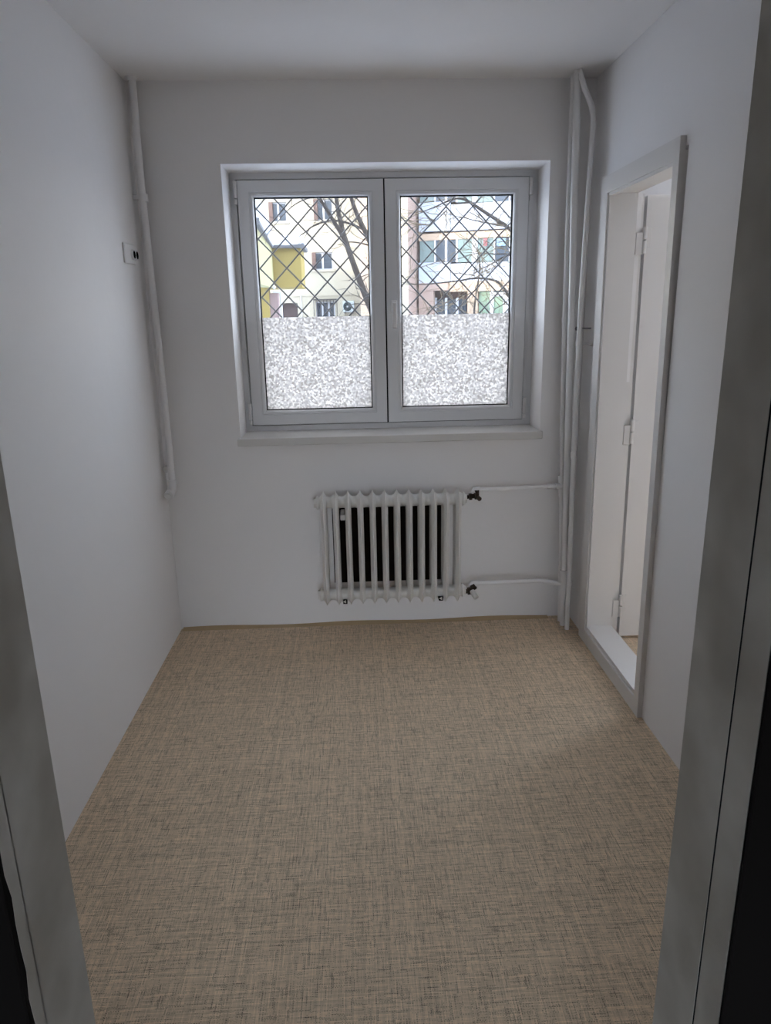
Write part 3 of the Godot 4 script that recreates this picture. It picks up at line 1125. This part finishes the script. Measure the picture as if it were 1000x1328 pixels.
func loggia_building() -> void:
	var z0 := -33.0
	var corner := at_z(530, 409, z0)
	var o := thing("apartment_building", "salmon apartment building on the right with white loggia parapets", "building", Vector3(corner.x, -1.2, z0))
	o.rotation.y = deg_to_rad(-20.0)
	var rec := -1.5      # loggia plane behind the bay
	# bay: front, return
	var xl: float = loc(o, 466, 330, 0.0).x
	var xe: float = loc(o, 700, 330, rec).x
	var st := mb()
	bx(st, Vector3(xl, 0.0, -6.0), Vector3(0.0, 17.0, -0.02))
	part("bay", st, M["salmon render"], o)
	st = mb()
	var xs: float = loc(o, 516, 330, 0.0).x
	bx(st, Vector3(xs, 0.0, -0.02), Vector3(0.0, 17.0, 0.03))
	part("corner_pilaster", st, M["cream render"], o)
	st = mb()
	bx(st, Vector3(xl, 0.0, -0.02), Vector3(xs - 0.02, 17.0, 0.01))
	part("bay_front", st, M["sunlit salmon render"], o)
	# body behind the loggias
	st = mb()
	bx(st, Vector3(0.0, 0.0, -6.0), Vector3(xe, 17.0, rec - 1.2))
	part("wall", st, M["salmon render"], o)
	# one storey: parapet, beam, glazing
	for s in [[367.0, 340.0, 303.0, 309.0], [300.0, 262.0, 232.0, 242.0], [236.0, 205.0, 165.0, 175.0]]:
		slab(o, "parapet", 543, s[1], 584, s[0], rec - 0.15, rec, "pale parapet")
		slab(o, "parapet", 584.6, s[1], 690, s[0] - 3, rec - 0.15, rec + 0.02, "pale parapet")
		slab(o, "floor_slab", 543, s[0], 690, s[0] + 6.0, rec - 1.3, rec - 0.02, "sunlit salmon render")
		# glazing between parapet and beam above
		for g in [[544.5, 563.0, "far green glass"], [565.0, 577.0, "far dark glass"], [580.0, 591.0, "far dark glass"], [594.0, 612.0, "far green glass"], [620.0, 640.0, "far green glass"], [642.0, 660.0, "far dark glass"], [662.0, 690.0, "far dark glass"]]:
			var f := slab(o, "window", g[0], s[3], g[1], s[1], rec - 0.14, rec - 0.06, g[2])
			f.name = "window_pane" if not o.has_node("window_pane") else f.name.replace("window", "window_pane")
		for p in [[563.0, 565.2], [577.0, 580.0], [591.0, 594.0], [612.0, 619.5], [640.0, 642.0], [660.0, 662.0]]:
			slab(o, "mullion", p[0], s[3] - 1, p[1], s[1], rec - 0.15, rec - 0.02, "far white frame")
		slab(o, "window_head", 543, s[2] , 690, s[3], rec - 0.2, rec - 0.01, "sunlit salmon render")
	# ground floor
	slab(o, "beam", 543, 367, 581, 377, rec - 0.4, rec + 0.04, "salmon render")  # shadow edge along the beam is painted as two tones
	slab(o, "beam", 581.5, 364, 690, 377, rec - 0.4, rec + 0.05, "sunlit salmon render")
	slab(o, "ground_wall", 543, 377, 562, 440, rec - 0.4, rec, "salmon render")
	slab(o, "ground_wall", 606, 377, 619, 440, rec - 0.4, rec, "sunlit salmon render")
	slab(o, "dark_recess", 562, 377, 606, 440, rec - 0.9, rec - 0.8, "brown shutter")
	for g in [[566.0, 577.0], [580.0, 591.0], [594.5, 605.0]]:
		slab(o, "window_pane", g[0], 388, g[1], 430, rec - 0.6, rec - 0.5, "far dark glass")
	for p in [[563.5, 566.0], [577.0, 580.0], [591.0, 594.5]]:
		slab(o, "mullion", p[0], 386, p[1], 430, rec - 0.6, rec - 0.45, "far white frame")
	slab(o, "curtained_pane", 621, 374, 635, 430, rec - 0.3, rec - 0.2, "green curtain")
	slab(o, "mullion", 635, 372, 640, 430, rec - 0.3, rec - 0.1, "far white frame")
	slab(o, "window_pane", 640, 384, 652, 430, rec - 0.3, rec - 0.2, "green curtain")
	slab(o, "window_pane", 640, 372, 658, 379, rec - 0.3, rec - 0.2, "far green glass")
	slab(o, "mullion", 639, 379, 662, 384, rec - 0.3, rec - 0.1, "far white frame")
	slab(o, "mullion", 652, 384, 660, 430, rec - 0.3, rec - 0.1, "far white frame")
	# washing on the loggia
	var w := thing("cloth", "small red cloth hanging in a loggia of the salmon building", "cloth")
	w.transform = o.transform
	slab(w, "sheet", 627, 309, 632, 319, rec + 0.05, rec + 0.09, "red cloth")
	var w2 := thing("cloth", "light blue cloth hanging in a loggia of the salmon building", "cloth")
	w2.transform = o.transform
	slab(w2, "sheet", 644, 309, 656, 319, rec + 0.05, rec + 0.09, "blue cloth")

func yellow_extension() -> void:
	var z := -20.0
	var o := thing("annex", "yellow annex at the left with grey fascia and snow on its roof", "annex", Vector3(0, -1.2, z))
	# upper block facing the window
	var r := on(o, 354, 322, 391, 373, 0.0)
	var st := mb()
	bx(st, Vector3(r[0] - 1.6, r[2], -1.6), Vector3(r[1], r[3] + 0.1, 0.0), 0.01)
	part("upper_block", st, M["yellow render"], o)
	# wall that runs towards us on the left
	var near := at_z(333, 340, -14.0)
	st = mb()
	hexa(st, [Vector3(near.x - 0.3, r[2] - 0.12, 6.0), Vector3(near.x, r[2] - 0.12, 6.0), Vector3(r[0], r[2], 0.0), Vector3(r[0] - 0.3, r[2], 0.0),
		Vector3(near.x - 0.3, r[3] + 0.1, 6.0), Vector3(near.x, r[3] + 0.1, 6.0), Vector3(r[0], r[3] + 0.1, 0.0), Vector3(r[0] - 0.3, r[3] + 0.1, 0.0)])
	part("side_wall", st, M["lit yellow render"], o)
	# fascia boards and snow along both eaves
	st = mb()
	var fy: float = r[3]
	bx(st, Vector3(r[0] - 0.1, fy, -1.7), Vector3(r[1] + 0.12, fy + 0.13, 0.16), 0.01)
	hexa(st, [Vector3(near.x - 0.4, fy, 6.0), Vector3(near.x + 0.12, fy, 6.0), Vector3(r[0] + 0.06, fy, 0.1), Vector3(r[0] - 0.5, fy, 0.1),
		Vector3(near.x - 0.4, fy + 0.15, 6.0), Vector3(near.x + 0.12, fy + 0.15, 6.0), Vector3(r[0] + 0.06, fy + 0.13, 0.1), Vector3(r[0] - 0.5, fy + 0.13, 0.1)])
	part("fascia", st, M["grey fascia"], o)
	st = mb()
	tube(st, [Vector3(r[0] - 0.2, fy + 0.19, 0.02), Vector3(r[0] + 0.5, fy + 0.20, 0.04), Vector3(r[1] + 0.02, fy + 0.20, 0.03), Vector3(r[1] + 0.14, fy + 0.17, 0.0)], [0.17, 0.18, 0.16, 0.07], 12)
	tube(st, [Vector3(near.x - 0.05, fy + 0.30, 6.0), Vector3(lerpf(near.x, r[0], 0.5) - 0.05, fy + 0.26, 3.0), Vector3(r[0] - 0.05, fy + 0.2, 0.05)], [0.28, 0.24, 0.18], 12)
	bx(st, Vector3(r[0] - 1.7, fy + 0.12, -1.7), Vector3(r[1] + 0.1, fy + 0.36, 0.0), 0.08)
	part("snow_cap", st, M["snow"], o)
	# lower post and arch below
	var lowp := on(o, 338, 378, 350, 440, 0.3)
	st = mb()
	bx(st, Vector3(lowp[0] - 0.4, 0.0, -0.2), Vector3(lowp[1], lowp[3] + 0.25, 0.3), 0.01)
	part("post", st, M["yellow render"], o)
	st = mb()
	var pts := []
	for p in [[334, 361], [343, 363], [351, 368], [357, 374]]:
		pts.append(loc(o, p[0], p[1], 0.5))
	tube(st, pts, 0.05, 8)
	part("cable_conduit", st, M["far white frame"], o)
	slab(o, "plinth_panel", 350, 380, 362, 440, -0.3, 0.1, "pink render")
	st = mb()
	var q := loc(o, 364, 379, 0.15)
	cyl(st, Vector3(q.x, 0.0, 0.15), q, 0.035, 8)
	cyl(st, q, loc(o, 354, 378, 0.15), 0.03, 8)
	part("downpipe", st, M["far white frame"], o)

# ---------------------------------------------------------------- trees
func limb(st: SurfaceTool, px: Array, z: float, zend: float, w0: float, w1: float, grounded := false) -> Array:
	# px: points of a limb as it is seen; its depth runs from z to zend
	var pts := []
	var rad := []
	for i in px.size():
		var t := float(i) / (px.size() - 1)
		pts.append(at_z(px[i][0], px[i][1], lerpf(z, zend, t)))
		rad.append(lerpf(w0, w1, t) * 0.5)
	if grounded:
		pts.push_front(Vector3(pts[0].x + (pts[0].x - pts[1].x) * 0.5, -1.25, z))
		rad.push_front(rad[0] * 1.3)
	var fine := []
	var fr := []
	for i in pts.size() - 1:
		var p0: Vector3 = pts[maxi(i - 1, 0)]
		var p3: Vector3 = pts[mini(i + 2, pts.size() - 1)]
		for k in 4:
			fine.append(pts[i].cubic_interpolate(pts[i + 1], p0, p3, k / 4.0))
			fr.append(lerpf(rad[i], rad[i + 1], k / 4.0))
	fine.append(pts[-1])
	fr.append(rad[-1])
	tube(st, fine, fr, 7)
	return fine

func twigs(st: SurfaceTool, along: Array, r: RandomNumberGenerator, n: int, size: float, w: float) -> void:
	for i in n:
		var k := r.randi_range(1, along.size() - 1)
		var p: Vector3 = along[k]
		var d: Vector3 = (along[k] - along[k - 1]).normalized()
		var dir := (d * r.randf_range(0.1, 0.9) + Vector3(r.randf_range(-1, 1), r.randf_range(-0.5, 0.8), r.randf_range(-0.6, 0.6))).normalized()
		var pts := [p]
		var rad := [w]
		var steps := 6
		for s in steps:
			dir = (dir + Vector3(r.randf_range(-0.35, 0.35), r.randf_range(-0.35, 0.30), r.randf_range(-0.3, 0.3))).normalized()
			p = p + dir * size / steps * r.randf_range(0.7, 1.2)
			pts.append(p)
			rad.append(w * (1.0 - 0.75 * (s + 1) / steps))
			if s > 0 and r.randf() < 0.6:
				var q := p
				var e := (dir + Vector3(r.randf_range(-1, 1), r.randf_range(-0.8, 0.8), r.randf_range(-0.5, 0.5))).normalized()
				var sub := [q]
				var sr := [w * 0.5]
				for j in 3:
					e = (e + Vector3(r.randf_range(-0.4, 0.4), r.randf_range(-0.4, 0.4), 0)).normalized()
					q = q + e * size * 0.12
					sub.append(q)
					sr.append(w * (0.45 - 0.1 * j))
				tube(st, sub, sr, 4, false)
		tube(st, pts, rad, 5, false)

func trees() -> void:
	var r := RandomNumberGenerator.new()
	r.seed = 91
	# leaning tree in the left pane
	var t := thing("bare_tree", "bare leaning tree with forked grey trunk seen through the left pane", "tree", Vector3.ZERO)
	var z := -9.0
	var st := mb()
	var main := limb(st, [[489, 432], [483, 405], [476, 388], [466, 362], [456, 335], [447, 308], [441, 285], [437, 262], [434, 235], [430, 205]], z, z - 0.3, 0.13, 0.055, true)
	part("trunk", st, M["bark"], t)
	st = mb()
	var second := limb(st, [[451, 318], [443, 303], [434, 289], [425, 274], [415, 258], [403, 236]], z, z + 0.3, 0.085, 0.045)
	part("limb", st, M["bark"], t)
	st = mb()
	var third := limb(st, [[486, 395], [484, 340], [480, 315], [472, 297], [463, 278], [456, 258], [450, 230]], z - 0.4, z - 0.6, 0.11, 0.06, true)
	part("limb", st, M["bark"], t)
	st = mb()
	var arch := limb(st, [[470, 297], [456, 291], [440, 286.5], [424, 287], [408, 292], [397, 300], [386, 308]], z - 0.5, z - 0.2, 0.045, 0.014)
	part("limb", st, M["bark"], t)
	st = mb()
	var low := limb(st, [[478, 318], [466, 315], [452, 314], [438, 318]], z - 0.5, z - 0.5, 0.03, 0.01)
	var hi := limb(st, [[441, 285], [450, 276], [458, 268], [462, 250]], z, z - 0.2, 0.03, 0.015)
	var far_l := limb(st, [[425, 255], [405, 256], [388, 262], [374, 272], [358, 290], [346, 306]], z, z + 0.4, 0.026, 0.008)
	twigs(st, main, r, 10, 0.5, 0.008)
	twigs(st, second, r, 7, 0.6, 0.008)
	twigs(st, third, r, 7, 0.5, 0.008)
	twigs(st, arch, r, 7, 0.6, 0.007)
	twigs(st, far_l, r, 7, 0.4, 0.006)
	twigs(st, low, r, 3, 0.4, 0.006)
	tag_kind(part("twigs", st, M["bark"], t))

	# spreading tree in the right pane, its trunk hidden beside the window
	var t2 := thing("bare_tree", "bare spreading tree with many fine twigs coloured as sunlit across the right pane", "tree", Vector3.ZERO)
	z = -10.0
	st = mb()
	limb(st, [[705, 440], [704, 390], [700, 340], [697, 290], [690, 240], [684, 190]], z, z - 0.3, 0.26, 0.14, true)
	part("trunk", st, M["bark"], t2)
	var all := []
	for b in [
		[[[692, 330], [672, 306], [650, 289], [630, 276], [615, 266], [603, 259], [592, 257.5], [578, 262], [565, 268], [545, 276]], 0.085, 0.016],
		[[[700, 320], [662, 296], [640, 291], [616, 286], [600, 282], [580, 278]], 0.035, 0.010],
		[[[700, 390], [664, 386], [655, 376], [646, 366], [634, 362], [615, 361], [595, 364], [570, 367], [545, 369], [521, 366]], 0.062, 0.012],
		[[[700, 335], [663, 331], [648, 336], [634, 344], [624, 349], [612, 356]], 0.035, 0.012],
		[[[700, 320], [662, 329], [635, 329], [615, 329], [600, 334], [575, 340], [552, 344]], 0.026, 0.008],
		[[[617, 432], [615, 405], [617, 385], [620, 366], [622, 345], [621, 330], [612, 315]], 0.045, 0.012],
		[[[580, 272], [560, 290], [545, 292], [532, 296]], 0.022, 0.01],
		[[[655, 430], [640, 405], [652, 395], [662, 385]], 0.02, 0.012],
		[[[612, 380], [592, 386], [578, 393], [566, 398], [552, 402]], 0.018, 0.008]]:
		st = mb()
		all.append(limb(st, b[0], z, z - 0.5 + r.randf() * 0.8, b[1], b[2]))
		part("branch", st, M["bark"], t2)
	st = mb()
	for a in all:
		twigs(st, a, r, 13, 0.8, 0.0085)
	tag_kind(part("twigs", st, M["sunlit twig"], t2))

	# evergreen at the right edge of the right pane
	var s := thing("evergreen_shrub", "yellow-green evergreen foliage at the right edge of the right pane", "shrub", Vector3.ZERO)
	st = mb()
	var c := at_z(672, 305, -13.0)
	tube(st, [Vector3(c.x, -1.2, -13.0), Vector3(c.x, c.y + 0.8, -13.0)], [0.08, 0.03], 8)
	part("stem", st, M["bark"], s)
	st = mb()
	for i in 420:
		var a := r.randf() * TAU
		var h := r.randf_range(-0.7, 0.55)
		var rad := 0.34 * sqrt(r.randf()) * (1.0 - 0.5 * absf(h))
		var p := c + Vector3(cos(a) * rad, h, sin(a) * rad)
		var d := Vector3(r.randf_range(-1, 1), r.randf_range(-0.6, 0.9), r.randf_range(-1, 1)).normalized()
		var sd := d.cross(Vector3(r.randf_range(-1, 1), 1, r.randf_range(-1, 1))).normalized() * 0.012
		st.set_smooth_group(-1)
		tri(st, p - sd, p + sd, p + d * 0.09, sd.cross(d))
	tag_kind(part("foliage", st, M["needle green"], s))

func tag_kind(o: Node) -> void:
	o.set_meta("kind", "stuff")
